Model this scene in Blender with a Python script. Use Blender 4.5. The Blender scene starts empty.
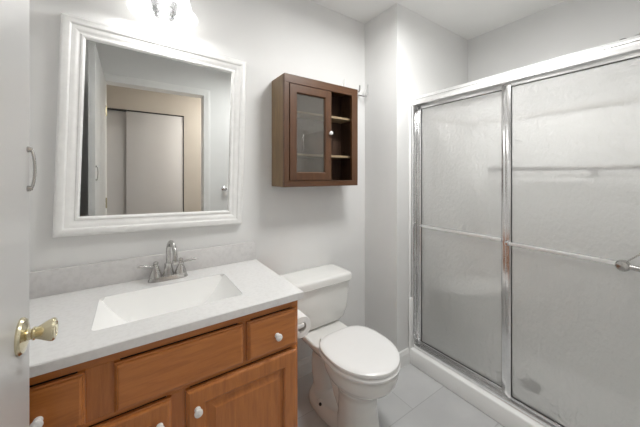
import bpy, bmesh, math, random
from mathutils import Vector, Matrix
PI = math.pi
random.seed(4)
scene = bpy.context.scene
COL = scene.collection

# ------------------------------------------------------------------ camera
cam_d = bpy.data.cameras.new('camera')
cam = bpy.data.objects.new('camera', cam_d); COL.objects.link(cam)
cam.location = (0, 0, 1.289)
cam.rotation_euler = (math.radians(90), 0, math.radians(-34.25))
cam_d.sensor_width = 36.0; cam_d.lens = 276 / 640 * 36
cam_d.shift_y = -38 / 640
cam_d.clip_start = 0.01
scene.camera = cam

# ------------------------------------------------------------------ world, exposure, lights
w = bpy.data.worlds.new('world'); scene.world = w; w.use_nodes = True
w.node_tree.nodes['Background'].inputs[0].default_value = (0.9, 0.95, 1, 1)
w.node_tree.nodes['Background'].inputs[1].default_value = 0.15
vs = scene.view_settings
vs.view_transform = 'Standard'; vs.look = 'None'; vs.gamma = 1.0; vs.use_curve_mapping = False
vs.exposure = 0.55
scene.cycles.max_bounces = 20; scene.cycles.diffuse_bounces = 12; scene.cycles.glossy_bounces = 6; scene.cycles.transmission_bounces = 12; scene.cycles.transparent_max_bounces = 12

def area_light(name, loc, rot, size, power, color=(1, 0.97, 0.93), size_y=None, shape='DISK'):
    l = bpy.data.lights.new(name, 'AREA'); l.energy = power; l.size = size; l.color = color
    l.shape = shape
    if size_y: l.size_y = size_y
    o = bpy.data.objects.new(name, l); COL.objects.link(o); o.location = loc; o.rotation_euler = rot
    return o
def point_light(name, loc, power, r, color=(1, 0.96, 0.9)):
    l = bpy.data.lights.new(name, 'POINT'); l.energy = power; l.shadow_soft_size = r; l.color = color
    o = bpy.data.objects.new(name, l); COL.objects.link(o); o.location = loc
    return o
area_light('added_room_light', (1.10, 0.72, 2.345), (0, 0, 0), 0.34, 11.5, (1, 0.998, 0.98))  # added lamp that lifts the whole room, no such fixture visible
area_light('added_hall_light', (1.3, -0.42, 2.345), (0, 0, 0), 0.34, 14.0, (1, 0.98, 0.95))  # added lamp to brighten the hall seen in the mirror
area_light('added_shower_light', (1.93, 0.62, 2.42), (0, 0, 0), 0.16, 2.2, (1, 0.998, 0.98)).data.spread = math.radians(108)  # added lamp to brighten the shower interior
point_light('vanity_lamp_light', (0.118, 1.398, 2.005), 2.7, 0.016, (1, 0.99, 0.975))

# ------------------------------------------------------------------ materials
def mat(name, color, rough=0.5, metal=0.0, spec=0.5, coat=0.0):
    m = bpy.data.materials.new(name); m.use_nodes = True
    b = m.node_tree.nodes['Principled BSDF']
    b.inputs['Base Color'].default_value = (*color, 1)
    b.inputs['Roughness'].default_value = rough
    b.inputs['Metallic'].default_value = metal
    b.inputs['Specular IOR Level'].default_value = spec
    b.inputs['Coat Weight'].default_value = coat
    b.inputs['Coat Roughness'].default_value = 0.12
    return m
def noise_mat(name, c1, c2, scale=8, stretch=(1, 1, 1), detail=4, rough=0.5, bump=0.0, lo=.35, hi=.65, coat=0.0, bump_scale=None, metal=0.0):
    m = mat(name, c1, rough, metal, coat=coat); nt = m.node_tree; N = nt.nodes; L = nt.links
    b = N['Principled BSDF']
    tc = N.new('ShaderNodeTexCoord'); mp = N.new('ShaderNodeMapping'); mp.inputs['Scale'].default_value = stretch
    n = N.new('ShaderNodeTexNoise'); n.inputs['Scale'].default_value = scale; n.inputs['Detail'].default_value = detail
    r = N.new('ShaderNodeValToRGB')
    r.color_ramp.elements[0].position = lo; r.color_ramp.elements[1].position = hi
    r.color_ramp.elements[0].color = (*c1, 1); r.color_ramp.elements[1].color = (*c2, 1)
    L.new(tc.outputs['Object'], mp.inputs[0]); L.new(mp.outputs[0], n.inputs['Vector'])
    L.new(n.outputs['Fac'], r.inputs[0]); L.new(r.outputs[0], b.inputs['Base Color'])
    if bump:
        bp = N.new('ShaderNodeBump'); bp.inputs['Strength'].default_value = bump; bp.inputs['Distance'].default_value = 0.002
        if bump_scale:
            n2 = N.new('ShaderNodeTexNoise'); n2.inputs['Scale'].default_value = bump_scale
            L.new(tc.outputs['Object'], n2.inputs['Vector']); L.new(n2.outputs['Fac'], bp.inputs['Height'])
        else: L.new(n.outputs['Fac'], bp.inputs['Height'])
        L.new(bp.outputs[0], b.inputs['Normal'])
    return m
M = {}
M['wall'] = noise_mat('wall_paint', (0.71, 0.71, 0.705), (0.73, 0.73, 0.725), 3, rough=0.6, bump=0.08, bump_scale=180)
M['hall_wall'] = noise_mat('hall_paint', (0.55, 0.50, 0.44), (0.57, 0.52, 0.46), 3, rough=0.65, bump=0.08, bump_scale=180)
M['ceiling'] = noise_mat('ceiling_paint', (0.80, 0.80, 0.79), (0.82, 0.82, 0.81), 3, rough=0.8, bump=0.1, bump_scale=120)
M['trim'] = noise_mat('trim_paint', (0.76, 0.76, 0.75), (0.79, 0.79, 0.78), 4, rough=0.35)
M['door'] = noise_mat('door_paint', (0.57, 0.57, 0.565), (0.59, 0.59, 0.585), 2, rough=0.32)
M['closet'] = noise_mat('closet_door_paint', (0.62, 0.60, 0.59), (0.65, 0.63, 0.62), 2, rough=0.45)
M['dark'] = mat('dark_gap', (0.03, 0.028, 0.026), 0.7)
M['frame_white'] = noise_mat('mirror_frame_paint', (0.80, 0.80, 0.79), (0.84, 0.84, 0.83), 30, rough=0.3, bump=0.15, bump_scale=60)
M['quartz'] = noise_mat('counter_quartz', (0.72, 0.716, 0.71), (0.755, 0.752, 0.747), 70, detail=8, rough=0.22, lo=.38, hi=.55)
M['splash'] = noise_mat('shaded_quartz', (0.60, 0.588, 0.583), (0.645, 0.633, 0.628), 60, detail=8, rough=0.28, lo=.38, hi=.55)  # same quartz as the slab, shade put into a greyer colour
M['basin'] = noise_mat('basin_ceramic', (0.91, 0.91, 0.90), (0.93, 0.93, 0.92), 3, rough=0.2)
M['porcelain'] = noise_mat('toilet_porcelain', (0.76, 0.76, 0.74), (0.78, 0.78, 0.76), 3, rough=0.12)
M['seat_plastic'] = noise_mat('toilet_seat_plastic', (0.82, 0.82, 0.815), (0.84, 0.84, 0.835), 3, rough=0.2)
M['fiberglass'] = noise_mat('shower_fiberglass', (0.88, 0.88, 0.87), (0.90, 0.90, 0.89), 3, rough=0.45)
M['paper'] = noise_mat('toilet_paper', (0.82, 0.82, 0.81), (0.86, 0.86, 0.85), 60, rough=0.9, bump=0.3)
M['core'] = mat('cardboard_core', (0.66, 0.64, 0.61), 0.9)
M['knob_white'] = noise_mat('knob_porcelain', (0.80, 0.80, 0.79), (0.82, 0.82, 0.81), 8, rough=0.1)
M['rubber'] = mat('dark_rubber', (0.04, 0.04, 0.04), 0.6)
def metal(name, c, rough): return noise_mat(name, c, tuple(min(1, x * 1.06) for x in c), 40, rough=rough, metal=1.0)
M['chrome'] = metal('chrome', (0.78, 0.78, 0.79), 0.1)
M['alu'] = metal('polished_aluminium', (0.78, 0.78, 0.78), 0.2)
M['alu_white'] = metal('bright_aluminium', (0.92, 0.92, 0.92), 0.38)
M['nickel'] = metal('brushed_nickel', (0.50, 0.49, 0.475), 0.24)
M['brass'] = metal('polished_brass', (0.66, 0.60, 0.43), 0.2)
M['bronze'] = metal('dark_bronze', (0.18, 0.17, 0.16), 0.35)

def wood(name, stretch, c1, c2, c3, rough=0.33, coat=0.25):
    m = mat(name, c2, rough, coat=coat); nt = m.node_tree; N = nt.nodes; L = nt.links; b = N['Principled BSDF']
    tc = N.new('ShaderNodeTexCoord'); mp = N.new('ShaderNodeMapping'); mp.inputs['Scale'].default_value = stretch
    n = N.new('ShaderNodeTexNoise'); n.inputs['Scale'].default_value = 7; n.inputs['Detail'].default_value = 7; n.inputs['Distortion'].default_value = 0.6
    n2 = N.new('ShaderNodeTexNoise'); n2.inputs['Scale'].default_value = 30; n2.inputs['Detail'].default_value = 4
    mx = N.new('ShaderNodeMath'); mx.operation = 'MULTIPLY_ADD'; mx.inputs[1].default_value = 0.3
    r = N.new('ShaderNodeValToRGB')
    r.color_ramp.elements[0].position = .42; r.color_ramp.elements[1].position = .85
    r.color_ramp.elements[0].color = (*c1, 1); r.color_ramp.elements[1].color = (*c3, 1)
    e = r.color_ramp.elements.new(.62); e.color = (*c2, 1)
    L.new(tc.outputs['Object'], mp.inputs[0]); L.new(mp.outputs[0], n.inputs['Vector']); L.new(mp.outputs[0], n2.inputs['Vector'])
    L.new(n2.outputs['Fac'], mx.inputs[0]); L.new(n.outputs['Fac'], mx.inputs[2]); L.new(mx.outputs[0], r.inputs[0])
    L.new(r.outputs[0], b.inputs['Base Color'])
    bp = N.new('ShaderNodeBump'); bp.inputs['Strength'].default_value = 0.08; bp.inputs['Distance'].default_value = 0.001
    L.new(mx.outputs[0], bp.inputs['Height']); L.new(bp.outputs[0], b.inputs['Normal'])
    return m
VC = ((0.375, 0.124, 0.027), (0.45, 0.156, 0.034), (0.51, 0.186, 0.042))
M['wood_h'] = wood('vanity_wood_across', (1, 9, 9), *VC)
M['wood_v'] = wood('vanity_wood_upright', (9, 9, 1), *VC)
DC = ((0.064, 0.025, 0.009), (0.084, 0.034, 0.012), (0.106, 0.044, 0.016))
M['dwood_h'] = wood('cabinet_wood_across', (1, 9, 9), *DC, rough=0.4, coat=0.1)
M['dwood_v'] = wood('cabinet_wood_upright', (9, 9, 1), *DC, rough=0.4, coat=0.1)
M['dwood_side'] = wood('cabinet_side_veneer', (7, 7, 1), (0.14, 0.088, 0.042), (0.17, 0.108, 0.052), (0.20, 0.130, 0.064), rough=0.45, coat=0.1)
M['shelf'] = wood('shelf_wood', (1, 9, 9), (0.26, 0.19, 0.115), (0.31, 0.23, 0.14), (0.36, 0.27, 0.17), rough=0.45, coat=0.0)
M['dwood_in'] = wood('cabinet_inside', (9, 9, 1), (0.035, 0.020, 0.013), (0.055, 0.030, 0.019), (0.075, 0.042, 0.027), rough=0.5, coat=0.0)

def mirror_mat():
    m = mat('mirror_silver', (0.80, 0.815, 0.805), 0.0, 1.0); return m
M['mirror'] = mirror_mat()
def clear_glass():
    m = bpy.data.materials.new('clear_glass'); m.use_nodes = True; nt = m.node_tree; N = nt.nodes; L = nt.links
    N.remove(N['Principled BSDF']); out = N['Material Output']
    t = N.new('ShaderNodeBsdfTransparent'); t.inputs[0].default_value = (0.95, 0.95, 0.94, 1)
    g = N.new('ShaderNodeBsdfGlossy'); g.inputs['Roughness'].default_value = 0.03
    f = N.new('ShaderNodeFresnel'); f.inputs[0].default_value = 1.5
    refl_haze = N.new('ShaderNodeBsdfDiffuse'); refl_haze.inputs[0].default_value = (0.50, 0.46, 0.40, 1)  # diffuse grey stands in for the room's reflection on the pane
    m0 = N.new('ShaderNodeMixShader'); m0.inputs[0].default_value = 0.12; L.new(t.outputs[0], m0.inputs[1]); L.new(refl_haze.outputs[0], m0.inputs[2])
    mx = N.new('ShaderNodeMixShader'); L.new(f.outputs[0], mx.inputs[0]); L.new(m0.outputs[0], mx.inputs[1]); L.new(g.outputs[0], mx.inputs[2])
    L.new(mx.outputs[0], out.inputs[0]); return m
M['clear'] = clear_glass()
def bulb_glass():
    m = bpy.data.materials.new('bulb_glass'); m.use_nodes = True; nt = m.node_tree; N = nt.nodes; L = nt.links
    N.remove(N['Principled BSDF']); out = N['Material Output']
    t = N.new('ShaderNodeBsdfTransparent'); t.inputs[0].default_value = (0.70, 0.70, 0.70, 1)
    g = N.new('ShaderNodeBsdfGlossy'); g.inputs['Roughness'].default_value = 0.05; g.inputs[0].default_value = (0.9, 0.9, 0.9, 1)
    f = N.new('ShaderNodeFresnel'); f.inputs[0].default_value = 1.9
    mx = N.new('ShaderNodeMixShader'); L.new(f.outputs[0], mx.inputs[0]); L.new(t.outputs[0], mx.inputs[1]); L.new(g.outputs[0], mx.inputs[2])
    L.new(mx.outputs[0], out.inputs[0]); return m
M['bulb'] = bulb_glass()
def rain_glass():
    m = bpy.data.materials.new('obscure_glass'); m.use_nodes = True; nt = m.node_tree; N = nt.nodes; L = nt.links
    N.remove(N['Principled BSDF']); out = N['Material Output']
    tc = N.new('ShaderNodeTexCoord'); mp = N.new('ShaderNodeMapping'); mp.inputs['Scale'].default_value = (1, 1, 0.6)
    n = N.new('ShaderNodeTexNoise'); n.inputs['Scale'].default_value = 80; n.inputs['Detail'].default_value = 2
    bp = N.new('ShaderNodeBump'); bp.inputs['Strength'].default_value = 0.8; bp.inputs['Distance'].default_value = 0.004
    L.new(tc.outputs['Object'], mp.inputs[0]); L.new(mp.outputs[0], n.inputs['Vector']); L.new(n.outputs['Fac'], bp.inputs['Height'])
    refr = N.new('ShaderNodeBsdfRefraction'); refr.inputs['Color'].default_value = (0.985, 0.985, 0.98, 1); refr.inputs['IOR'].default_value = 1.12; refr.inputs['Roughness'].default_value = 0.15
    tr = N.new('ShaderNodeBsdfTransparent'); tr.inputs[0].default_value = (0.985, 0.985, 0.98, 1)
    tl = N.new('ShaderNodeBsdfTranslucent'); tl.inputs[0].default_value = (0.95, 0.95, 0.945, 1)
    df = N.new('ShaderNodeBsdfDiffuse'); df.inputs[0].default_value = (0.82, 0.82, 0.81, 1)
    gl = N.new('ShaderNodeBsdfGlossy'); gl.inputs['Roughness'].default_value = 0.15; gl.inputs['Color'].default_value = (0.95, 0.95, 0.95, 1)
    fr = N.new('ShaderNodeFresnel'); fr.inputs[0].default_value = 1.75
    for s in (refr, gl, fr): L.new(bp.outputs[0], s.inputs['Normal'])
    m1 = N.new('ShaderNodeMixShader'); m1.inputs[0].default_value = 0.06
    L.new(refr.outputs[0], m1.inputs[1]); L.new(tr.outputs[0], m1.inputs[2])
    m2 = N.new('ShaderNodeMixShader'); m2.inputs[0].default_value = 0.62
    L.new(tl.outputs[0], m2.inputs[1]); L.new(df.outputs[0], m2.inputs[2])
    m3 = N.new('ShaderNodeMixShader'); m3.inputs[0].default_value = 0.36
    L.new(m1.outputs[0], m3.inputs[1]); L.new(m2.outputs[0], m3.inputs[2])
    m4 = N.new('ShaderNodeMixShader'); L.new(fr.outputs[0], m4.inputs[0]); L.new(m3.outputs[0], m4.inputs[1]); L.new(gl.outputs[0], m4.inputs[2])
    L.new(m4.outputs[0], out.inputs[0]); return m
M['rain'] = rain_glass()
def emit(name, c, s, base=(0.8, 0.8, 0.8)):
    m = mat(name, base, 0.4); b = m.node_tree.nodes['Principled BSDF']
    b.inputs['Emission Color'].default_value = (*c, 1); b.inputs['Emission Strength'].default_value = s; return m
M['shade'] = emit('lit_opal_glass', (1, 0.985, 0.97), 0.30)
_nt = M['shade'].node_tree
_tl = _nt.nodes.new('ShaderNodeBsdfTranslucent'); _tl.inputs[0].default_value = (0.95, 0.95, 0.94, 1)
_tp = _nt.nodes.new('ShaderNodeBsdfTransparent'); _tp.inputs[0].default_value = (0.95, 0.95, 0.94, 1)
_m1 = _nt.nodes.new('ShaderNodeMixShader'); _m1.inputs[0].default_value = 0.3
_m2 = _nt.nodes.new('ShaderNodeMixShader'); _m2.inputs[0].default_value = 0.7
_nt.links.new(_tl.outputs[0], _m1.inputs[1]); _nt.links.new(_tp.outputs[0], _m1.inputs[2])
_nt.links.new(_nt.nodes['Principled BSDF'].outputs[0], _m2.inputs[1]); _nt.links.new(_m1.outputs[0], _m2.inputs[2])
_nt.links.new(_m2.outputs[0], _nt.nodes['Material Output'].inputs[0])
M['filament'] = emit('lit_bulb', (1, 0.97, 0.9), 3.0)
M['diffuser'] = emit('added_light_diffuser', (1, 0.98, 0.95), 2.0)  # glow for the added ceiling fixtures
def tile():
    m = mat('floor_tile', (0.6, 0.6, 0.6), 0.3); nt = m.node_tree; N = nt.nodes; L = nt.links; b = N['Principled BSDF']
    tc = N.new('ShaderNodeTexCoord'); mp = N.new('ShaderNodeMapping'); mp.inputs['Location'].default_value = (-1.28 + 0.1525 * 10, -0.97 + 0.305 * 8, 0)
    br = N.new('ShaderNodeTexBrick'); br.offset = 0.5; br.inputs['Scale'].default_value = 1
    br.inputs['Brick Width'].default_value = 0.61; br.inputs['Row Height'].default_value = 0.305
    br.inputs['Mortar Size'].default_value = 0.0022; br.inputs['Mortar Smooth'].default_value = 0.2
    br.inputs['Color1'].default_value = (0.53, 0.533, 0.535, 1); br.inputs['Color2'].default_value = (0.57, 0.573, 0.575, 1)
    br.inputs['Mortar'].default_value = (0.40, 0.403, 0.405, 1)
    n = N.new('ShaderNodeTexNoise'); n.inputs['Scale'].default_value = 4; n.inputs['Detail'].default_value = 6
    mx = N.new('ShaderNodeMix'); mx.data_type = 'RGBA'; mx.blend_type = 'MULTIPLY'; mx.inputs[0].default_value = 0.3
    rr = N.new('ShaderNodeValToRGB'); rr.color_ramp.elements[0].color = (0.72, 0.72, 0.73, 1); rr.color_ramp.elements[1].color = (1, 1, 1, 1)
    rr.color_ramp.elements[0].position = .35; rr.color_ramp.elements[1].position = .6
    L.new(tc.outputs['Object'], mp.inputs[0]); L.new(mp.outputs[0], br.inputs['Vector']); L.new(tc.outputs['Object'], n.inputs['Vector'])
    L.new(n.outputs['Fac'], rr.inputs[0]); L.new(br.outputs['Color'], mx.inputs[6]); L.new(rr.outputs[0], mx.inputs[7]); L.new(mx.outputs[2], b.inputs['Base Color'])
    bp = N.new('ShaderNodeBump'); bp.invert = True; bp.inputs['Distance'].default_value = 0.002; bp.inputs['Strength'].default_value = 0.4
    L.new(br.outputs['Fac'], bp.inputs['Height']); L.new(bp.outputs[0], b.inputs['Normal'])
    return m
M['tile'] = tile()

# ------------------------------------------------------------------ mesh helpers
def merge(dst, src):
    me = bpy.data.meshes.new('tmp'); src.to_mesh(me); src.free(); dst.from_mesh(me); bpy.data.meshes.remove(me)
def box(bm, a, b, bev=0.0, seg=2):
    t = bmesh.new(); bmesh.ops.create_cube(t, size=1)
    lo = [min(a[i], b[i]) for i in range(3)]; hi = [max(a[i], b[i]) for i in range(3)]
    for v in t.verts: v.co = Vector([lo[i] + (v.co[i] + .5) * (hi[i] - lo[i]) for i in range(3)])
    if bev: bmesh.ops.bevel(t, geom=list(t.edges), offset=bev, segments=seg, profile=0.5, affect='EDGES')
    merge(bm, t); return bm
def loft(bm, loops, cap0=True, cap1=True, closed=True):
    rows = [[bm.verts.new(p) for p in lp] for lp in loops]
    n = len(rows[0])
    for r0, r1 in zip(rows, rows[1:]):
        for i in range(n if closed else n - 1):
            j = (i + 1) % n
            bm.faces.new((r0[i], r0[j], r1[j], r1[i]))
    if cap0: bm.faces.new(rows[0][::-1])
    if cap1: bm.faces.new(rows[-1])
    return bm
def frame_axes(d):
    d = Vector(d).normalized(); u = Vector((0, 0, 1)) if abs(d.z) < .9 else Vector((1, 0, 0))
    a = d.cross(u).normalized(); return a, d.cross(a).normalized(), d
def lathe(bm, origin, axis, prof, n=24, cap0=True, cap1=True):
    a, b, d = frame_axes(axis); o = Vector(origin)
    loops = [[o + d * h + (a * math.cos(2 * PI * i / n) + b * math.sin(2 * PI * i / n)) * max(r, 1e-4) for i in range(n)] for r, h in prof]
    return loft(bm, loops, cap0, cap1)
def tube(bm, pts, r, n=12, cap=True):
    pts = [Vector(p) for p in pts]; rs = r if isinstance(r, (list, tuple)) else [r] * len(pts)
    loops = []; prev = None
    for i, p in enumerate(pts):
        d = (pts[min(i + 1, len(pts) - 1)] - pts[max(i - 1, 0)]).normalized()
        if prev is None: a, b, _ = frame_axes(d)
        else:
            a = (prev - d * prev.dot(d)).normalized(); b = d.cross(a)
        prev = a
        loops.append([p + (a * math.cos(2 * PI * k / n) + b * math.sin(2 * PI * k / n)) * rs[i] for k in range(n)])
    return loft(bm, loops, cap, cap)
def bez(p0, p1, p2, p3, n=12):
    p0, p1, p2, p3 = map(Vector, (p0, p1, p2, p3))
    return [(1 - t) ** 3 * p0 + 3 * (1 - t) ** 2 * t * p1 + 3 * (1 - t) * t * t * p2 + t ** 3 * p3 for t in [i / n for i in range(n + 1)]]
def ring_back(bm, x0, x1, z0, z1, y, i):
    A_ = [bm.verts.new(p) for p in ((x0, y, z0), (x1, y, z0), (x1, y, z1), (x0, y, z1))]
    B_ = [bm.verts.new(p) for p in ((x0 + i, y, z0 + i), (x1 - i, y, z0 + i), (x1 - i, y, z1 - i), (x0 + i, y, z1 - i))]
    for k in range(4): bm.faces.new((A_[k], A_[(k + 1) % 4], B_[(k + 1) % 4], B_[k]))
    bmesh.ops.remove_doubles(bm, verts=bm.verts, dist=1e-5)
def panel(bm, x0, x1, z0, z1, yb, prof, close=True, back=True):
    """front-facing (towards -y) slab from concentric rectangles: prof = [(inset, y)], starting at the back yb"""
    loops = [[(x0, yb, z0), (x1, yb, z0), (x1, yb, z1), (x0, yb, z1)]]
    for i, y in prof: loops.append([(x0 + i, y, z0 + i), (x1 - i, y, z0 + i), (x1 - i, y, z1 - i), (x0 + i, y, z1 - i)])
    return loft(bm, loops, back, close)
def rrect(cx, cy, hx, hy, r, n=6):
    pts = []
    for sx, sy, a0 in ((1, 1, 0), (-1, 1, PI / 2), (-1, -1, PI), (1, -1, 3 * PI / 2)):
        for k in range(n + 1):
            a = a0 + PI / 2 * k / n
            pts.append((cx + sx * (hx - r) + r * math.cos(a), cy + sy * (hy - r) + r * math.sin(a)))
    return pts

ORG = {}
def thing(name, label, cat, loc, group=None, rot=None):
    o = bpy.data.objects.new(name, None); COL.objects.link(o); o.location = loc
    o.empty_display_size = 0.05
    if rot: o.rotation_euler = rot
    o['label'] = label; o['category'] = cat
    if group: o['group'] = group
    ORG[o] = Vector(loc); return o
def obj(name, bm, m, parent=None, smooth=True, label=None, local=False):
    bmesh.ops.recalc_face_normals(bm, faces=bm.faces)
    if parent is not None:
        org = ORG[parent]
    else:
        xs = [v.co for v in bm.verts]
        org = Vector(((min(v.x for v in xs) + max(v.x for v in xs)) / 2, (min(v.y for v in xs) + max(v.y for v in xs)) / 2, min(v.z for v in xs)))
    if not local or parent is None:
        bmesh.ops.translate(bm, verts=bm.verts, vec=-org)
    me = bpy.data.meshes.new(name); bm.to_mesh(me); bm.free()
    me.materials.append(M[m] if isinstance(m, str) else m)
    o = bpy.data.objects.new(name, me); COL.objects.link(o)
    if parent is not None: o.parent = parent
    else: o.location = org
    ORG[o] = org
    if smooth:
        me.shade_smooth(); me.set_sharp_from_angle(angle=math.radians(35))
    if label: o['label'] = label
    return o
def struct(name, bm, m, smooth=False):
    o = obj(name, bm, m, None, smooth); o['kind'] = 'structure'; 
    # material coordinates in metres from the world origin
    return o
def tag(o, label, cat, group=None):
    o['label'] = label; o['category'] = cat
    if group: o['group'] = group
    return o
B = bmesh.new

# ------------------------------------------------------------------ dimensions (metres; camera stands in the doorway)
W = 1.54        # back wall with the mirror
XR = 1.46       # short wall beside the toilet
YB = 1.233      # wall that closes the shower end
XF = 2.36       # far shower wall
YD = 0.02       # doorway wall, room face
YH = -0.09      # doorway wall, hall face
XL = -0.37      # left wall
H = 2.44
YC = -0.75      # closet front in the hall
T = 0.1

# floor: local origin handled so the tile pattern lands where the photo has it
f = struct('floor', box(B(), (-1.2, -1.5, -0.05), (XF + T, W + T, 0)), 'tile')
for v in f.data.vertices: v.co += f.location
f.location = (0, 0, 0)
struct('ceiling', box(B(), (-1.2, -1.5, H), (XF + T, W + T, H + 0.05)), 'ceiling')
struct('wall_back', box(B(), (XL - T, W, 0), (XR, W + T, H)), 'wall')
bm = B(); box(bm, (XR, YB, 0), (XF + T, W + T, H)); struct('wall_right', bm, 'wall')
struct('wall_shower', box(B(), (XF, YH, 0), (XF + T, YB, H)), 'wall')
struct('wall_left', box(B(), (XL - T, YD, 0), (XL, W, H)), 'wall')
DX0, DX1, DZ = -0.192, 0.612, 2.115
bm = B(); box(bm, (-1.2, YH, 0), (DX0 - .02, YD, H)); box(bm, (DX1 + .02, YH, 0), (XF, YD, H)); box(bm, (DX0 - .02, YH, DZ + .02), (DX1 + .02, YD, H))
struct('wall_front', bm, 'wall')
# hall
CX0, CX1, CZ = -0.68, 0.537, 2.035
bm = B(); box(bm, (-1.2, YC - T, 0), (CX0, YC, H)); box(bm, (CX1, YC - T, 0), (XF + T, YC, H)); box(bm, (CX0, YC - T, CZ), (CX1, YC, H))
struct('wall_hall', bm, 'hall_wall')
bm = B(); box(bm, (-1.2, -1.5, 0), (-1.1, YH, H)); struct('wall_hall_left', bm, 'hall_wall')
bm = B(); box(bm, (1.6, -1.5, 0), (1.7, YH, H)); struct('wall_hall_right', bm, 'hall_wall')
bm = B(); box(bm, (-1.1, -1.5, 0), (1.6, -1.4, H)); struct('wall_closet', bm, 'hall_wall')
# hall baseboards, door casing
def casing(name, x0, x1, z1, y, s, m='trim', wd=0.062, th=0.017):
    bm = B()
    prof = [(0.0, 0.010), (0.006, 0.012), (0.012, 0.012), (0.04, th), (wd - .004, th), (wd, th - .004)]
    # mitred three-sided casing built as a swept profile
    path = [((x0, 0), (-1, 0)), ((x0, z1), (-1, 1)), ((x1, z1), (1, 1)), ((x1, 0), (1, 0))]
    loops = []
    for (px, pz), (dx, dz) in path:
        lp = [(px, y, pz)] + [(px + dx * o, y + s * t, pz + dz * o) for o, t in prof] + [(px + dx * wd, y, pz + dz * wd)]
        loops.append(lp)
    loft(bm, loops); return struct(name, bm, m)
casing('trim_1', DX0 - 0.0, DX1 + 0.0, DZ, YD, 1)
casing('trim_2', DX0, DX1, DZ, YH, -1)
bm = B()
box(bm, (DX0 - .02, YH, 0), (DX0, YD, DZ)); box(bm, (DX1, YH, 0), (DX1 + .02, YD, DZ)); box(bm, (DX0 - .02, YH, DZ), (DX1 + .02, YD, DZ + .02))
struct('trim_3', bm, 'trim')
# closet frame: thin dark shadow gap and metal track
bm = B(); box(bm, (CX0, YC - .09, CZ - .012), (CX1, YC - .002, CZ)); box(bm, (CX1 - .008, YC - .09, 0), (CX1, YC - .002, CZ - .012)); struct('trim_4', bm, 'dark')

# baseboards
def baseboard(name, a, b, face):
    """runs a->b (x,y); face = unit normal into the room"""
    prof = [(0, 0), (.014, 0), (.014, .075), (.010, .088), (.008, .098), (.003, .103), (0, .103)]
    bm = B(); loops = [[(p[0] + face[0] * t, p[1] + face[1] * t, z) for t, z in prof] for p in (a, b)]
    loft(bm, loops); return struct(name, bm, 'trim')
baseboard('baseboard_back', (0.592, W), (XR - .014, W), (0, -1))
baseboard('baseboard_right', (XR, YB - .014), (XR, W), (-1, 0))
baseboard('baseboard_shower', (XR, YB), (1.5745, YB), (0, -1))
baseboard('baseboard_front', (DX1 + .07, YD), (1.57, YD), (0, 1))
baseboard('baseboard_hall', (CX1 + .02, YC), (1.6, YC), (0, 1))

# ------------------------------------------------------------------ entry door (open, seen edge on) and closet doors
DE = 0.87
d = B(); box(d, (-0.223, 0.045, 0.012), (-0.188, DE, 2.108), 0.0025, 2)
door = obj('door_1', d, 'door'); door['kind'] = 'structure'
ky, kz, dx = 0.806, 0.962, -0.188
bm = B(); lathe(bm, (dx, ky, kz), (1, 0, 0), [(.036, 0), (.036, .003), (.033, .007), (.022, .010), (.016, .012)], 32)
obj('rosette', bm, 'brass', door)
bm = B(); lathe(bm, (dx, ky, kz), (1, 0, 0), [(.011, .010), (.0105, .014), (.010, .017), (.013, .019), (.0135, .021), (.0115, .023), (.0125, .026), (.016, .033), (.020, .040), (.0225, .046), (.023, .050), (.0205, .0535), (.0155, .0545), (.0145, .053), (.009, .053), (.0085, .055), (.001, .0555)], 32)
obj('knob', bm, 'brass', door, label='polished brass door knob')
bm = B(); zc = 1.303
pts = [(dx, .853, zc - .0425), (dx + .006, .853, zc - .0425)] + bez((dx + .006, .853, zc - .0425), (dx + .013, .855, zc - .030), (dx + .013, .855, zc + .030), (dx + .006, .853, zc + .0425), 14) + [(dx, .853, zc + .0425)]
tube(bm, pts, .0028)
for s in (-1, 1): lathe(bm, (dx, .853, zc + s * .0425), (1, 0, 0), [(.0065, 0), (.0065, .003), (.004, .008)], 16)
obj('pull_handle', bm, 'nickel', door, label='bowed chrome pull handle')
bm = B(); box(bm, (-0.216, DE, kz - .03), (-0.195, DE + .0012, kz + .03)); box(bm, (-0.211, DE + .001, kz - .012), (-0.200, DE + .009, kz + .012), .002)
obj('latch', bm, 'brass', door)
for z in (0.25, 1.05, 1.85):
    bm = B(); tube(bm, [(-0.186, .036, z - .045), (-0.186, .036, z + .045)], .006); box(bm, (-0.19, .036, z - .045), (-0.187, .07, z + .045)); obj('hinge', bm, 'brass', door)
bm = B(); box(bm, (-0.055, YC - .035, 0.012), (CX1 - .008, YC - .008, CZ - .014), .002); o = obj('door_2', bm, 'closet'); o['kind'] = 'structure'
bm = B(); box(bm, (CX0 + .002, YC - .075, 0.012), (0.02, YC - .045, CZ - .014), .002); o = obj('door_3', bm, 'closet'); o['kind'] = 'structure'

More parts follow.
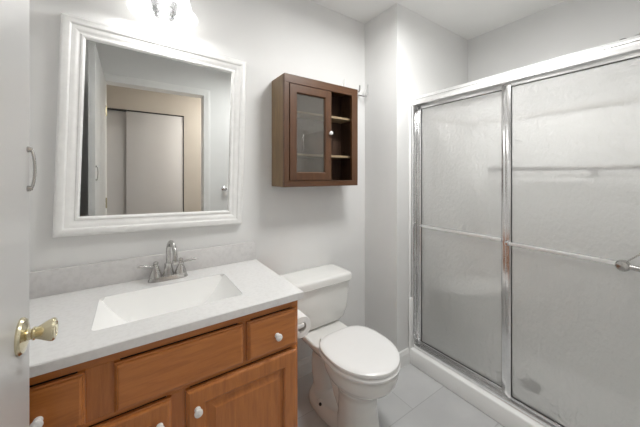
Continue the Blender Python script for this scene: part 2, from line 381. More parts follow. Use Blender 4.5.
# ------------------------------------------------------------------ vanity cabinet
VX0, VX1, VF, VT = -0.325, 0.575, 1.012, 0.777
van = thing('vanity_cabinet', 'warm brown wooden vanity cabinet under the white countertop', 'vanity cabinet', (0.125, 1.27, 0))
bm = B()
box(bm, (VX0, VF + .018, .09), (VX0 + .016, W - .004, VT)); box(bm, (VX1 - .016, VF + .018, .0), (VX1, W - .004, VT))
box(bm, (VX0, VF + .02, .09), (VX1 - .017, W - .004, .106)); box(bm, (VX0 + .017, W - .014, .107), (VX1 - .017, W - .005, VT))
obj('carcass', bm, 'wood_v', van, smooth=False)
for z0, z1 in ((.745, VT), (.580, .595), (.09, .118)):
    bm = B(); box(bm, (VX0 + .03, VF, z0), (VX1 - .028, VF + .018, z1), .0008, 1); obj('face_rail', bm, 'wood_h', van, smooth=False)
for x0, x1, z0, z1 in ((VX0, VX0 + .03, .0, VT), (VX1 - .028, VX1, .0, VT), (-.125, -.030, .595, .745), (.325, .370, .595, .745), (.092, .160, .118, .580)):
    bm = B(); box(bm, (x0, VF - .0003, z0), (x1, VF + .018, z1), .0008, 1); obj('face_stile', bm, 'wood_v', van, smooth=False)
bm = B(); box(bm, (VX0 + .02, VF + .06, 0), (VX1 - .017, VF + .075, .09)); obj('toe_kick', bm, 'wood_h', van, smooth=False)
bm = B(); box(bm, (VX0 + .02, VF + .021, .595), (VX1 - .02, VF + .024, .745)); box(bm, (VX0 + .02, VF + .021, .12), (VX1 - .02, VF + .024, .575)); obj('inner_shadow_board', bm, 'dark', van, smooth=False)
SLAB = [(0, VF - .010), (.004, VF - .012), (.006, VF - .0165), (.012, VF - .019)]
def cab_knob(parent, x, z, y=VF - .019):
    bm = B(); lathe(bm, (x, y, z), (0, -1, 0), [(.010, 0), (.010, .001), (.007, .003), (.0055, .008), (.006, .011), (.0115, .0135), (.0135, .017), (.0130, .0215), (.009, .024), (.004, .0245), (.0035, .026), (.0005, .0265)], 24)
    obj('knob', bm, 'knob_white', parent, label='white porcelain knob')
def slab(name, x0, x1, knob):
    bm = B(); panel(bm, x0, x1, .597, .741, VF - .0005, SLAB); o = obj(name, bm, 'wood_h', van, smooth=False)
    if knob: cab_knob(o, (x0 + x1) / 2 + .012, .660)
slab('drawer', .355, .565, True); slab('drawer', -.315, -.108, True); slab('false_front', -.043, .339, False)
def vdoor(x0, x1, kx):
    z0, z1 = .105, .577; wdt = .062
    bm = B(); y = VF - .019
    # frame with moulded inner edge, recess and raised centre panel
    panel(bm, x0, x1, z0, z1, VF - .0005, [(0, VF - .010), (.004, VF - .012), (.006, VF - .0165), (.011, y), (wdt - .006, y), (wdt - .003, y + .003), (wdt, y + .005), (wdt, y + .011), (wdt + .012, y + .011)], False)
    o = obj('door', bm, 'wood_v', van, smooth=False)
    bm = B(); i = wdt + .008
    panel(bm, x0 + i, x1 - i, z0 + i, z1 - i, VF - .0007, [(0, y + .0112), (.004, y + .0112), (.020, y + .004), (.024, y + .002), (.028, y + .002)])
    obj('raised_panel', bm, 'wood_v', o, smooth=False)
    cab_knob(o, kx, .507)
vdoor(.147, .565, .181); vdoor(-.315, .105, .071)

# ------------------------------------------------------------------ countertop with integral basin
CX_0, CX_1, CY0, CZT, CZB = -0.345, 0.590, 0.986, 0.808, 0.778
ct = thing('countertop', 'white speckled vanity countertop with rectangular sink basin', 'countertop', (0.125, 1.26, CZB))
hole = rrect(0.133, 1.243, 0.239, 0.145, 0.018, 5)
bm = B()
b = 0.003
outer = [(CX_0, CY0), (CX_1, CY0), (CX_1, W - .002), (CX_0, W - .002)]
def rect_loop(i, z): return [bm.verts.new((x + (i if x < 0.1 else -i), y + (i if y < 1.2 else 0), z)) for x, y in outer]
L0 = rect_loop(b, CZT); L1 = rect_loop(0, CZT - b); L2 = rect_loop(0, CZB + .001); L3 = rect_loop(.001, CZB)
for A_, B_ in ((L0, L1), (L1, L2), (L2, L3)):
    for i in range(4): bm.faces.new((A_[i], A_[(i + 1) % 4], B_[(i + 1) % 4], B_[i]))
hv0 = [bm.verts.new((x, y, CZT)) for x, y in hole]; hv1 = [bm.verts.new((x, y, CZB)) for x, y in hole]
n = len(hole)
for i in range(n): bm.faces.new((hv0[i], hv0[(i + 1) % n], hv1[(i + 1) % n], hv1[i]))
def ring(Lo, Hi):
    es = []
    for lp in (Lo, Hi):
        for i in range(len(lp)):
            a_, b_ = lp[i], lp[(i + 1) % len(lp)]
            e = bm.edges.get((a_, b_)) or bm.edges.new((a_, b_)); es.append(e)
    bmesh.ops.triangle_fill(bm, use_beauty=True, edges=es)
ring(L0, hv0); ring(L3, hv1)
obj('slab', bm, 'quartz', ct)
# basin: steep front and back, ends that ramp down in a curve
bm = B(); cx, cy, hx, hy, D = 0.133, 1.243, 0.2385, 0.1445, 0.140
hole2 = []
base = rrect(cx, cy, hx, hy, 0.018, 5)
for i in range(len(base)):
    p, q = base[i], base[(i + 1) % len(base)]
    L_ = math.hypot(q[0] - p[0], q[1] - p[1]); k = max(1, int(L_ / .012))
    for j in range(k): hole2.append((p[0] + (q[0] - p[0]) * j / k, p[1] + (q[1] - p[1]) * j / k))
ss = [1.0, .995, .985, .97, .95, .925, .89, .85, .8, .74, .67, .59, .5, .4, .28, .14]
def depth(x, y):
    tx = min(1, max(0, (hx - abs(x - cx)) / .175)); ty = min(1, max(0, (hy - abs(y - cy)) / .030))
    rx = 1 - (1 - tx) ** 2.2; ry = 1 - (1 - ty) ** 2.5
    return min(rx, ry) * D
loops = []
for s in ss:
    lp = [(cx + (x - cx) * s, cy + (y - cy) * s) for x, y in hole2]
    loops.append([(x, y, CZT - .0015 - depth(x, y)) for x, y in lp])
rows = [[bm.verts.new(p) for p in lp] for lp in loops]
for r0, r1 in zip(rows, rows[1:]):
    for i in range(len(r0)): bm.faces.new((r0[i], r0[(i + 1) % len(r0)], r1[(i + 1) % len(r0)], r1[i]))
bm.faces.new(rows[-1])
o = obj('basin', bm, 'basin', ct, label='smooth white sink basin'); o.data.shade_smooth()
bm = B(); lathe(bm, (cx, cy + .01, CZT - .0015 - D + .0005), (0, 0, 1), [(.026, 0), (.026, .002), (.021, .003), (.019, .001), (.017, .004), (.001, .006)], 24); obj('drain', bm, 'nickel', ct)
bm = B(); box(bm, (CX_0, W - .022, CZT + .0005), (CX_1, W - .002, CZT + .102), .002); obj('backsplash', bm, 'splash', ct, label='quartz backsplash strip, coloured greyer for shade')

# ------------------------------------------------------------------ faucet
FX, FY, FZ = 0.140, 1.462, CZT + .0005
fa = thing('faucet', 'brushed nickel gooseneck faucet with two lever handles behind the basin', 'faucet', (FX, FY, FZ))
bm = B()
def ell(hx_, hy_, z, n=32, p=3.0):
    out = []
    for i in range(n):
        a = 2 * PI * i / n; c_, s_ = math.cos(a), math.sin(a)
        out.append((FX + hx_ * math.copysign(abs(c_) ** (2 / p), c_), FY + hy_ * math.copysign(abs(s_) ** (2 / p), s_), z))
    return out
loft(bm, [ell(.082, .029, FZ), ell(.082, .029, FZ + .004), ell(.079, .027, FZ + .008), ell(.077, .025, FZ + .016), ell(.074, .022, FZ + .020)])
obj('base_plate', bm, 'nickel', fa)
for s in (-1, 1):
    hxp = FX + s * .051
    bm = B(); lathe(bm, (hxp, FY, FZ + .018), (0, 0, 1), [(.026, 0), (.0255, .006), (.0225, .016), (.0175, .028), (.0130, .038), (.0120, .041), (.0145, .043), (.0145, .047), (.010, .050), (.0095, .057), (.012, .061), (.010, .067), (.003, .071)], 24)
    o = obj('valve', bm, 'nickel', fa)
    bm = B(); z = FZ + .018 + .050
    pts = bez((hxp, FY, z), (hxp + s * .02, FY - .004, z - .001), (hxp + s * .035, FY - .006, z + .010), (hxp + s * .072, FY - .010, z + .008), 12)
    tube(bm, pts, [.0065, .006, .0055, .005, .005, .0048, .0048, .005, .0055, .006, .0062, .0055, .002], 12); obj('lever', bm, 'nickel', o)
bm = B()
lathe(bm, (FX, FY, FZ + .018), (0, 0, 1), [(.025, 0), (.0235, .008), (.0185, .030), (.0155, .046), (.0168, .049), (.0168, .053), (.0125, .057)], 24)
zt = FZ + .07
pts = [(FX, FY, zt), (FX, FY, zt + .03), (FX, FY - .001, zt + .05)] + bez((FX, FY - .002, zt + .062), (FX + .002, FY - .004, zt + .122), (FX + .016, FY - .100, zt + .128), (FX + .018, FY - .106, zt + .035), 16)
tube(bm, pts, [.0105] * 3 + [.0103 - .0010 * i / 16 for i in range(17)], 16)
obj('spout', bm, 'nickel', fa)
bm = B(); p = Vector(pts[-1]); lathe(bm, p + Vector((0, 0, .006)), (.002, -.002, -1), [(.0125, 0), (.0135, .004), (.0135, .010), (.0115, .017), (.009, .018)], 20); obj('aerator', bm, 'nickel', fa)
bm = B(); tube(bm, [(FX, FY + .026, FZ + .01), (FX, FY + .026, FZ + .045)], .0025, 8); lathe(bm, (FX, FY + .026, FZ + .045), (0, 0, 1), [(.003, 0), (.006, .004), (.005, .010), (.001, .012)], 12); obj('lift_rod', bm, 'nickel', fa)

# ------------------------------------------------------------------ mirror, hung slightly crooked
mi = thing('mirror', 'white framed wall mirror hung slightly crooked above the vanity', 'mirror', (0.134, W, 1.484), rot=(0, math.radians(1.6), math.radians(0.0)))
hw, hh = 0.3855, 0.455
bm = B()
PR = [(0, 0), (0, -.022), (.003, -.030), (.010, -.035), (.019, -.0365), (.027, -.035), (.032, -.031), (.034, -.0275), (.044, -.025), (.054, -.019), (.060, -.016), (.062, -.0155), (.066, -.0185), (.072, -.018), (.0775, -.0125), (.079, -.006)]
loops = [[(-hw + i, y, -hh + i), (hw - i, y, -hh + i), (hw - i, y, hh - i), (-hw + i, y, hh - i)] for i, y in [(a_, b_ - .0005) for a_, b_ in PR]]
loft(bm, loops, False, False)
obj('frame', bm, 'frame_white', mi, local=True)
bm = B(); g = .073
box(bm, (-hw + g, -.0075, -hh + g), (hw - g, -.003, hh - g)); obj('glass', bm, 'mirror', mi, smooth=False, local=True)

# ------------------------------------------------------------------ vanity light
LX, LY, LZ = 0.118, 1.398, 2.0
vl = thing('vanity_light', 'wall light with white opal bell shade above the mirror', 'wall light', (LX, W, LZ))
bm = B()
pr = [(.137, 0), (.134, .004), (.122, .014), (.112, .032), (.106, .060), (.094, .095), (.072, .122), (.045, .136), (.030, .140)]
pin = [(r - .004, h) for r, h in pr[::-1]]
lathe(bm, (LX, LY, LZ), (0, 0, 1), pr + pin, 48, False, False)
obj('shade', bm, 'shade', vl, label='white opal glass shade')
bm = B(); lathe(bm, (LX, LY, 1.980), (0, 0, 1), [(.001, 0), (.024, .001), (.036, .006), (.040, .012), (.036, .017), (.036, .020), (.046, .028), (.048, .034), (.044, .040), (.050, .050), (.054, .064), (.054, .072), (.046, .085), (.046, .088)], 32, True, True)
o = obj('bulb_cover', bm, 'bulb', vl, label='clear ridged glass bulb cover')
bm = B(); lathe(bm, (LX, LY, 2.034), (0, 0, 1), [(.046, 0.026), (.047, .032), (.030, .04), (.016, .06), (.016, .125), (.028, .128), (.028, .145), (.01, .152)], 24)
tube(bm, [(LX, LY, 2.18), (LX, LY + .02, 2.21), (LX, LY + .07, 2.21), (LX, W - .01, 2.19)], .008)
obj('arm', bm, 'chrome', vl)
bm = B(); lathe(bm, (LX, W - .001, 2.19), (0, -1, 0), [(.06, 0), (.06, .008), (.052, .016), (.02, .020)], 32); obj('backplate', bm, 'chrome', vl)

# ceiling lights added out of view to brighten bathroom, hall and shower
cl = thing('added_ceiling_light', 'round white ceiling light added over the bathroom floor', 'ceiling light', (1.10, 0.72, H))
bm = B(); lathe(bm, (1.10, 0.72, H), (0, 0, -1), [(.20, 0), (.20, .02), (.185, .03)], 40); obj('rim', bm, 'trim', cl)
bm = B(); lathe(bm, (1.10, 0.72, H - .03), (0, 0, -1), [(.18, 0), (.17, .03), (.12, .05), (.001, .06)], 40); obj('diffuser', bm, 'diffuser', cl)
cl = thing('added_ceiling_light', 'round ceiling light added in the hall outside the bathroom', 'ceiling light', (1.3, -0.42, H))
bm = B(); lathe(bm, (1.3, -0.42, H), (0, 0, -1), [(.20, 0), (.20, .02), (.185, .03)], 40); obj('rim', bm, 'trim', cl)
bm = B(); lathe(bm, (1.3, -0.42, H - .03), (0, 0, -1), [(.18, 0), (.17, .03), (.12, .05), (.001, .06)], 40); obj('diffuser', bm, 'diffuser', cl)

cl = thing('added_ceiling_light', 'small recessed ceiling light added above the shower', 'ceiling light', (1.93, 0.62, H))
bm = B(); lathe(bm, (1.93, 0.62, H - .0005), (0, 0, 1), [(.10, 0), (.10, -.006), (.086, -.011), (.084, -.004), (.084, 0)], 40, False, False); obj('rim', bm, 'trim', cl)
bm = B(); lathe(bm, (1.93, 0.62, H - .001), (0, 0, -1), [(.083, 0), (.083, .006)], 40); obj('diffuser', bm, 'diffuser', cl)

# ------------------------------------------------------------------ wall cabinet
KX0, KX1, KY, KZ0, KZ1 = 0.695, 1.236, 1.371, 1.224, 1.858
wc = thing('wall_cabinet', 'dark brown wooden wall cabinet with one glass door and open shelves', 'cabinet', ((KX0 + KX1) / 2, W, KZ0))
bm = B(); t = .014
box(bm, (KX0, KY + .018, KZ0), (KX0 + t, W - .001, KZ1), .0015, 1); obj('side_panel', bm, 'dwood_side', wc, smooth=False)
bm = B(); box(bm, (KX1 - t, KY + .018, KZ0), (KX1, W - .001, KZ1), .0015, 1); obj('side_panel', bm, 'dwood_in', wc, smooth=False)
bm = B(); box(bm, (KX0 + t, KY + .018, KZ1 - t), (KX1 - t, W - .001, KZ1)); obj('top_panel', bm, 'dwood_h', wc, smooth=False)
bm = B(); box(bm, (KX0 + t, KY + .018, KZ0), (KX1 - t, W - .001, KZ0 + t)); obj('bottom_panel', bm, 'dwood_h', wc, smooth=False)
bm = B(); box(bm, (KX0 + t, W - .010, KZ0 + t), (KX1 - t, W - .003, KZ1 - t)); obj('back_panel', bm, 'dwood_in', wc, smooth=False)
for z0, z1 in ((KZ1 - .048, KZ1), (KZ0, KZ0 + .034)):
    bm = B(); box(bm, (KX0, KY, z0), (KX1, KY + .018, z1), .0015, 1); obj('front_rail', bm, 'dwood_h', wc, smooth=False)
for x0, x1 in ((KX0, KX0 + .030), (KX1 - .050, KX1)):
    bm = B(); box(bm, (x0, KY - .0004, KZ0 + .034), (x1, KY + .018, KZ1 - .048), .0008, 1); obj('front_stile', bm, 'dwood_v', wc, smooth=False)
for z in (1.405, 1.655):
    bm = B(); box(bm, (KX0 + t + .001, KY + .040, z), (KX1 - t - .001, W - .012, z + .014), .001, 1); obj('shelf', bm, 'shelf', wc, smooth=False)
for z in (1.45, 1.73):
    for y in (1.41, 1.50):
        bm = B(); lathe(bm, (KX1 - t, y, z + (.02 if y < 1.45 else 0)), (-1, 0, 0), [(.004, 0), (.004, .008), (.001, .009)], 10); obj('shelf_pin', bm, 'nickel', wc)
# glass door
x0, x1, z0, z1 = KX0 + .034, 1.017, KZ0 + .037, KZ1 - .052
yf = KY - .002; wd = .048
bm = B()
panel(bm, x0, x1, z0, z1, KY + .016, [(0, yf), (.0012, yf - .001), (wd - .006, yf - .001), (wd - .002, yf + .003), (wd, yf + .006), (wd, KY + .016)], False, False)
ring_back(bm, x0, x1, z0, z1, KY + .016, wd)
kd = obj('door', bm, 'dwood_v', wc, smooth=False)
bm = B(); box(bm, (x0 + wd - .001, KY + .008, z0 + wd - .001), (x1 - wd + .001, KY + .011, z1 - wd + .001)); obj('pane', bm, 'clear', kd, smooth=False)
bm = B(); lathe(bm, (x1 - .013, yf - .001, 1.548), (0, -1, 0), [(.006, 0), (.005, .006), (.007, .010), (.0115, .014), (.0115, .019), (.007, .023), (.001, .024)], 20); obj('knob', bm, 'knob_white', kd, label='small white knob')

# hooks beside the wall cabinet
hk = thing('wall_hook', 'small chrome and white double hook in the corner right of the wall cabinet', 'hook', (1.40, W, 1.91))
bm = B(); box(bm, (1.372, W - .008, 1.885), (1.435, W - .0005, 1.935), .003); obj('mounting_plate', bm, 'seat_plastic', hk)
bm = B(); tube(bm, [(1.378, W - .006, 1.91), (1.372, W - .03, 1.902), (1.370, W - .040, 1.91), (1.370, W - .042, 1.945)], .0055, 10); obj('prong', bm, 'nickel', hk)
bm = B(); tube(bm, [(1.385, W - .007, 1.885), (1.405, W - .04, 1.872), (1.422, W - .062, 1.868), (1.428, W - .066, 1.885), (1.428, W - .066, 1.955)], .0055, 10); obj('prong', bm, 'chrome', hk)
bm = B(); tube(bm, [(1.425, W - .007, 1.90), (1.430, W - .025, 1.895), (1.432, W - .030, 1.91), (1.432, W - .030, 1.93)], .005, 10); obj('prong', bm, 'seat_plastic', hk)
hk = thing('wall_hook', 'slim white hook showing above the top of the wall cabinet', 'hook', (1.24, W, 1.90))
bm = B(); box(bm, (1.228, W - .010, 1.875), (1.252, W - .0005, 1.945), .003); tube(bm, [(1.24, W - .008, 1.89), (1.24, W - .024, 1.885), (1.24, W - .030, 1.897), (1.24, W - .030, 1.968)], .006, 10)
obj('hook_body', bm, 'seat_plastic', hk)

# ------------------------------------------------------------------ toilet
TX = 0.935
to = thing('toilet', 'white porcelain toilet with closed lid beside the vanity', 'toilet', (TX, 1.1, 0))
def rloop(cx_, cy_, hx_, hy_, r_, z, n=6): return [(x, y, z) for x, y in rrect(cx_, cy_, hx_, hy_, r_, n)]
bm = B()
loft(bm, [rloop(TX, 1.425, .125, .06, .04, .388), rloop(TX, 1.425, .160, .078, .045, .398), rloop(TX, 1.425, .180, .088, .045, .420), rloop(TX, 1.425, .194, .092, .04, .460), rloop(TX, 1.425, .200, .094, .035, .520), rloop(TX, 1.425, .203, .096, .03, .634)])
obj('tank', bm, 'porcelain', to)
bm = B()   # lid with a gently crowned, bowed front
def lid_loop(ins, z):
    out = []
    for x, y in rrect(TX, 1.424, .211 - ins, .108 - ins, .022, 6):
        fr = max(0, (1.40 - y) / .09); out.append((x, y - .014 * fr * (1 - ((x - TX) / .22) ** 2), z))
    return out
loft(bm, [lid_loop(.006, .635), lid_loop(.0, .640), lid_loop(0, .672), lid_loop(.003, .680), lid_loop(.010, .685), lid_loop(.025, .687), lid_loop(.07, .689)])
obj('tank_lid', bm, 'porcelain', to)
def egg(z, xw, yb_, yf_, cyc, n=40, pw=2.2, cxo=0):
    """closed egg outline: half width xw, back at yb_, front at yf_, widest at cyc"""
    out = []
    for i in range(n):
        a = 2 * PI * i / n; c_, s_ = math.cos(a), math.sin(a)
        p = pw if s_ > 0 else 2.0
        x = xw * math.copysign(abs(c_) ** (2 / p), c_); ly = (yb_ - cyc) if s_ > 0 else (cyc - yf_)
        out.append((TX + cxo + x, cyc + ly * math.copysign(abs(s_) ** (2 / p), s_), z))
    return out
bm = B()   # bowl and pedestal
BX = .006
loft(bm, [egg(0.0, .108, 1.15, .925, 1.04, cxo=BX), egg(.02, .106, 1.15, .927, 1.04, cxo=BX), egg(.10, .097, 1.14, .938, 1.04, cxo=BX), egg(.17, .091, 1.14, .945, 1.04, cxo=BX), egg(.215, .092, 1.15, .942, 1.04, cxo=BX),
          egg(.245, .103, 1.17, .925, 1.04, cxo=BX), egg(.270, .122, 1.19, .895, 1.04, cxo=BX), egg(.295, .143, 1.205, .862, 1.04, cxo=BX), egg(.320, .158, 1.215, .840, 1.035, cxo=BX), egg(.350, .167, 1.22, .829, 1.035, cxo=BX), egg(.375, .170, 1.22, .826, 1.035, cxo=BX), egg(.384, .166, 1.215, .830, 1.035, cxo=BX)])
# deck under the tank
loft(bm, [rloop(TX, 1.36, .065, .11, .03, .27), rloop(TX, 1.35, .095, .14, .04, .31), rloop(TX, 1.345, .128, .158, .05, .350), rloop(TX, 1.345, .138, .162, .05, .372), rloop(TX, 1.345, .136, .162, .05, .386)])
# trapway behind the column
tube(bm, bez((TX, 1.08, .09), (TX, 1.16, .12), (TX, 1.18, .27), (TX, 1.28, .30), 10), .060, 16)
tube(bm, bez((TX, 1.28, .31), (TX, 1.37, .27), (TX, 1.37, .14), (TX, 1.32, .05), 10), .062, 16)
# wide foot
loft(bm, [egg(0, .112, 1.39, 1.02, 1.24, pw=3), egg(.035, .110, 1.39, 1.02, 1.24, pw=3), egg(.065, .092, 1.38, 1.04, 1.24, pw=3)])
ob = obj('bowl', bm, 'porcelain', to)
md = ob.modifiers.new('fuse', 'REMESH'); md.mode = 'VOXEL'; md.voxel_size = 0.006; md.use_smooth_shade = True
md = ob.modifiers.new('soften', 'SMOOTH'); md.factor = .6; md.iterations = 6
def ovals(rows): return [egg(z + .004, .177 - i, 1.212 - i, .820 + i, 1.03, n=56, pw=3.0, cxo=BX - .003) for z, i in rows]
bm = B(); loft(bm, ovals([(.387, .006), (.390, .001), (.400, -.002), (.405, .001), (.4075, .005)]))
obj('seat', bm, 'seat_plastic', to)
bm = B(); loft(bm, ovals([(.4105, .006), (.412, .002), (.421, .0), (.427, .002), (.431, .008), (.434, .024), (.4355, .06), (.436, .12)]))
obj('lid', bm, 'seat_plastic', to)
for s in (-1, 1):
    bm = B(); box(bm, (TX + s * .075 - .022, 1.212, .3865), (TX + s * .075 + .022, 1.238, .410), .006, 3); obj('hinge', bm, 'seat_plastic', to)
    bm = B(); lathe(bm, (TX + s * .088, 1.245, .052), (0, 0, 1), [(.017, 0), (.017, .008), (.014, .014), (.006, .018), (.001, .019)], 20)
    o = obj('bolt_cap', bm, 'porcelain', to)
    bm = B(); lathe(bm, (TX + s * .098, 1.225, .060), (s, -.5, .5), [(.008, 0), (.008, .004), (.002, .005)], 14); obj('bolt_nut', bm, 'rubber', o, label='dark bolt nut')

# ------------------------------------------------------------------ toilet roll and holder on the cabinet side
RX, RY, RZ = .636, 1.13, .602
rh = thing('toilet_roll_holder', 'white toilet roll holder fixed to the vanity side', 'toilet roll holder', (VX1, RY, RZ))
bm = B(); box(bm, (VX1 + .0005, RY + .060, RZ + .003), (RX + .008, RY + .068, RZ + .027), .003); obj('bracket', bm, 'seat_plastic', rh)
bm = B(); box(bm, (VX1 + .0005, RY - .067, RZ + .006), (RX + .004, RY - .061, RZ + .024), .002); obj('bracket', bm, 'seat_plastic', rh)
bm = B(); tube(bm, [(RX, RY - .061, RZ + .0152), (RX, RY + .061, RZ + .0152)], .0065, 14); obj('spindle', bm, 'seat_plastic', rh)
tr = thing('toilet_roll', 'white toilet paper roll hanging beside the vanity drawer', 'toilet roll', (RX, RY, RZ))
bm = B(); lathe(bm, (RX, RY - .052, RZ), (0, 1, 0), [(.023, 0), (.047, 0), (.048, .002), (.048, .102), (.047, .104), (.023, .104)], 40, False, False); obj('paper', bm, 'paper', tr)
bm = B(); lathe(bm, (RX, RY - .0525, RZ), (0, 1, 0), [(.023, 0), (.023, .105), (.0218, .105), (.0218, 0), (.023, 0)], 32, False, False); obj('core', bm, 'core', tr, label='cardboard core')

# ------------------------------------------------------------------ shower
YN = YD + .002
sp = thing('shower_unit', 'white moulded shower base and wall surround behind the glass doors', 'shower', (1.95, .63, 0))
bm = B()
box(bm, (1.575, YN, .0), (1.68, YB - .003, .103), .008, 3)
obj('curb', bm, 'fiberglass', sp)
bm = B(); box(bm, (1.68, YN, 0), (XF - .02, YB - .020, .038)); box(bm, (1.681, YN, .038), (1.71, YB - .020, .07), .01)
obj('floor_pan', bm, 'fiberglass', sp)
bm = B()   # surround panels
box(bm, (1.680, YB - .020, 0.0), (XF - .002, YB - .0025, 1.72), .004)
box(bm, (XF - .020, YN, 0.0), (XF - .002, YB - .020, 1.72), .004)
box(bm, (1.680, YN, 0.0), (XF - .02, YN + .016, 1.72), .004)
box(bm, (XF - .040, YN + .016, .04), (XF - .0195, YB - .020, 1.27), .009, 3)
obj('surround', bm, 'fiberglass', sp)
bm = B(); box(bm, (XF - .030, YN, 1.705), (XF - .002, YB - .002, 1.732), .004); box(bm, (1.69, YB - .030, 1.705), (XF - .03, YB - .002, 1.732), .004); obj('top_rim', bm, 'core', sp, label='grey sealed upper rim')
bm = B()   # curved corner seat
xs, ys = XF - .0395, YB - .020; ls = []
def seat_loop(rx, ry, z):
    return [(xs, ys, z)] + [(xs - rx * math.cos(PI / 2 * k / 16), ys - ry * math.sin(PI / 2 * k / 16), z) for k in range(17)]
loft(bm, [seat_loop(.50, .34, .038), seat_loop(.44, .29, .10), seat_loop(.44, .29, .40), seat_loop(.46, .305, .43), seat_loop(.46, .305, .450), seat_loop(.445, .29, .462)])
obj('corner_seat', bm, 'fiberglass', sp)
bm = B()   # front flange up the end wall
box(bm, (1.576, YB - .012, .103), (1.597, YB - .0025, 1.855), .004, 2)
obj('flange', bm, 'fiberglass', sp)
bm = B(); box(bm, (1.565, YB - .022, .100), (1.600, YB - .0122, .45), .004, 2); obj('lower_flange', bm, 'fiberglass', sp)
bm = B(); lathe(bm, (1.965, .65, .0385), (0, 0, 1), [(.056, 0), (.056, .002), (.050, .004), (.001, .004)], 32)
o = obj('drain', bm, 'bronze', sp, label='dark round floor drain')
for k in range(10):
    a = 2 * PI * k / 10
    bm = B(); lathe(bm, (1.965 + .034 * math.cos(a), .65 + .034 * math.sin(a), .0425), (0, 0, 1), [(.005, 0), (.004, .0006)], 8); obj('drain_hole', bm, 'rubber', o)
gb = thing('grab_bar', 'long horizontal metal bar on the far shower wall', 'grab bar', (XF - .06, .62, 1.325))
bm = B(); tube(bm, [(XF - .085, .16, 1.335), (XF - .085, 1.02, 1.335)], .014, 14); obj('bar', bm, 'bronze', gb)
for y in (.16, .45, 1.02):
    bm = B(); tube(bm, [(XF - .022, y, 1.335), (XF - .085, y, 1.335)], .011, 14); lathe(bm, (XF - .0205, y, 1.335), (-1, 0, 0), [(.028, 0), (.028, .006), (.014, .010)], 20); obj('bracket', bm, 'bronze', gb)
# shower head on the near end wall
sh = thing('overhead_shower', 'dark round shower head peeking over the door header', 'shower head', (2.0, YN + .001, 1.98))
bm = B(); tube(bm, [(2.0, YD + .001, 1.985)] + bez((2.0, YD + .03, 1.985), (2.0, .15, 1.985), (2.0, .22, 1.965), (2.0, .275, 1.940), 10), .0095, 12); lathe(bm, (2.0, YD + .001, 1.985), (0, 1, 0), [(.03, 0), (.028, .006), (.012, .014)], 20); obj('arm', bm, 'chrome', sh)
bm = B(); lathe(bm, (2.0, .270, 1.957), (0, .45, -1), [(.014, 0), (.022, .004), (.026, .010), (.030, .020), (.042, .034), (.046, .044), (.044, .050), (.001, .051)], 28); obj('spray_head', bm, 'bronze', sh)

# frame: header, jambs, bottom track
sf = thing('shower_door_frame', 'bright metal frame round the two sliding shower doors', 'shower door frame', (1.63, .63, .104))
ya, yb = YN + .001, YB - .003
bm = B()
prof = [(1.597, 1.772), (1.597, 1.795), (1.600, 1.815), (1.610, 1.829), (1.630, 1.834), (1.665, 1.834), (1.672, 1.826), (1.672, 1.772), (1.667, 1.772), (1.667, 1.800), (1.603, 1.800), (1.603, 1.772)]
loft(bm, [[(x, y, z) for x, z in prof] for y in (ya, yb)])
obj('header', bm, 'alu_white', sf, smooth=False)
bm = B(); box(bm, (1.598, ya, 1.804), (1.5965, yb, 1.806)); obj('header_groove', bm, 'nickel', sf, smooth=False)
for y0, y1 in ((yb - .022, yb), (ya, ya + .022)):
    bm = B(); box(bm, (1.600, y0, .1035), (1.670, y1, 1.771), .002); 
    obj('jamb', bm, 'alu', sf)
bm = B(); box(bm, (1.603, ya + .023, .1035), (1.668, yb - .023, .112), .002); box(bm, (1.603, ya + .023, .1125), (1.608, yb - .023, .128), .001); box(bm, (1.6335, ya + .023, .1125), (1.6365, yb - .023, .126), .001); box(bm, (1.663, ya + .023, .1125), (1.668, yb - .023, .130), .001)
obj('bottom_track', bm, 'alu', sf, smooth=False)

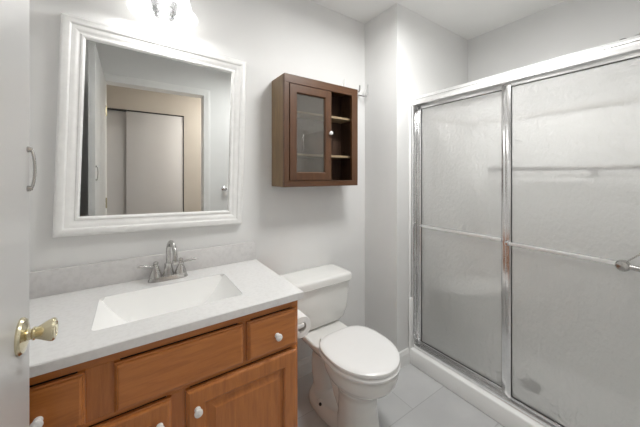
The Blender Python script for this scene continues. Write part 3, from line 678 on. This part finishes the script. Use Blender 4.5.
def shower_door(label, y0, y1, xc, z0, z1, bar_side):
    d = thing('shower_door', label, 'shower door', (xc, (y0 + y1) / 2, z0))
    wv, wt, th = .026, .019, .009
    bm = B(); box(bm, (xc - th, y0, z0), (xc + th, y0 + wv, z1), .002); obj('stile', bm, 'alu', d)
    bm = B(); box(bm, (xc - th, y1 - wv, z0), (xc + th, y1, z1), .002); obj('stile', bm, 'alu', d)
    bm = B(); box(bm, (xc - th, y0 + wv, z1 - wt), (xc + th, y1 - wv, z1), .002); obj('top_rail', bm, 'alu_white', d)
    bm = B(); box(bm, (xc - th, y0 + wv, z0), (xc + th, y1 - wv, z0 + wt), .002); obj('bottom_rail', bm, 'alu', d)
    bm = B(); g = .0022; ya_, yb_, za_, zb_ = y0 + wv, y1 - wv, z0 + wt, z1 - wt; q = th * .55
    loft(bm, [[(xc - q, ya_, za_), (xc - q, yb_, za_), (xc - q, yb_, zb_), (xc - q, ya_, zb_)], [(xc - q, ya_ + g, za_ + g), (xc - q, yb_ - g, za_ + g), (xc - q, yb_ - g, zb_ - g), (xc - q, ya_ + g, zb_ - g)], [(xc + q, ya_ + g, za_ + g), (xc + q, yb_ - g, za_ + g), (xc + q, yb_ - g, zb_ - g), (xc + q, ya_ + g, zb_ - g)], [(xc + q, ya_, za_), (xc + q, yb_, za_), (xc + q, yb_, zb_), (xc + q, ya_, zb_)]], False, False)
    obj('gasket', bm, 'rubber', d, smooth=False, label='thin dark glazing gasket')
    bm = B(); box(bm, (xc - .002, y0 + wv - .004, z0 + wt - .004), (xc + .002, y1 - wv + .004, z1 - wt + .004)); obj('pane', bm, 'rain', d, smooth=False, label='pebbled obscure glass pane')
    return d
di = shower_door('inner sliding shower door, the narrower one nearest the toilet', .650, 1.204, 1.650, .1295, 1.768, 1)
do = shower_door('outer sliding shower door with towel bar, overlapping the inner door', .046, .648, 1.622, .1295, 1.768, -1)
# bar on the inner door (slim) between small clips
bm = B(); box(bm, (1.6285, .676, .937), (1.6385, 1.168, .954), .004); obj('towel_bar', bm, 'alu_white', di)
for y in (1.172,):
    bm = B(); lathe(bm, (1.6475, y, .947), (-1, 0, 0), [(.011, 0), (.011, .016), (.007, .022)], 20); obj('bar_clip', bm, 'chrome', di)
bm = B(); box(bm, (1.601, .240, .929), (1.6105, .630, .946), .004); obj('towel_bar', bm, 'alu_white', do)
bm = B(); box(bm, (1.600, .626, .926), (1.6125, .647, .950), .003); obj('bar_clip', bm, 'chrome', do)
bm = B(); lathe(bm, (1.6195, .226, .936), (-1, 0, 0), [(.017, 0), (.016, .010), (.018, .016), (.0215, .024), (.0215, .034), (.017, .042), (.006, .045), (.001, .0455)], 28); obj('bar_post', bm, 'nickel', do, label='round bar post')
bm = B(); tube(bm, [(1.590, .226, .936), (1.585, .17, .934), (1.585, .055, .932)], .0095, 14); obj('handle_bar', bm, 'nickel', do)
bm = B(); tube(bm, [(1.596, .226, .944), (1.606, .185, .985), (1.612, .15, 1.03)], .0028, 8); obj('slim_rod', bm, 'nickel', do)  # thin slanting rod rising from the bar post

# towel bar beside the doorway, seen only in the mirror
tb = thing('towel_bar', 'chrome towel bar beside the doorway, reflected in the mirror', 'towel bar', (1.05, YD, 1.145))
bm = B(); tube(bm, [(.81, YD + .05, 1.148), (1.30, YD + .05, 1.148)], .008, 12); obj('bar', bm, 'chrome', tb)
for x in (.82, 1.29):
    bm = B(); lathe(bm, (x, YD + .001, 1.148), (0, 1, 0), [(.026, 0), (.026, .006), (.012, .014), (.010, .04), (.014, .045), (.014, .058), (.006, .062)], 20); obj('post', bm, 'chrome', tb)
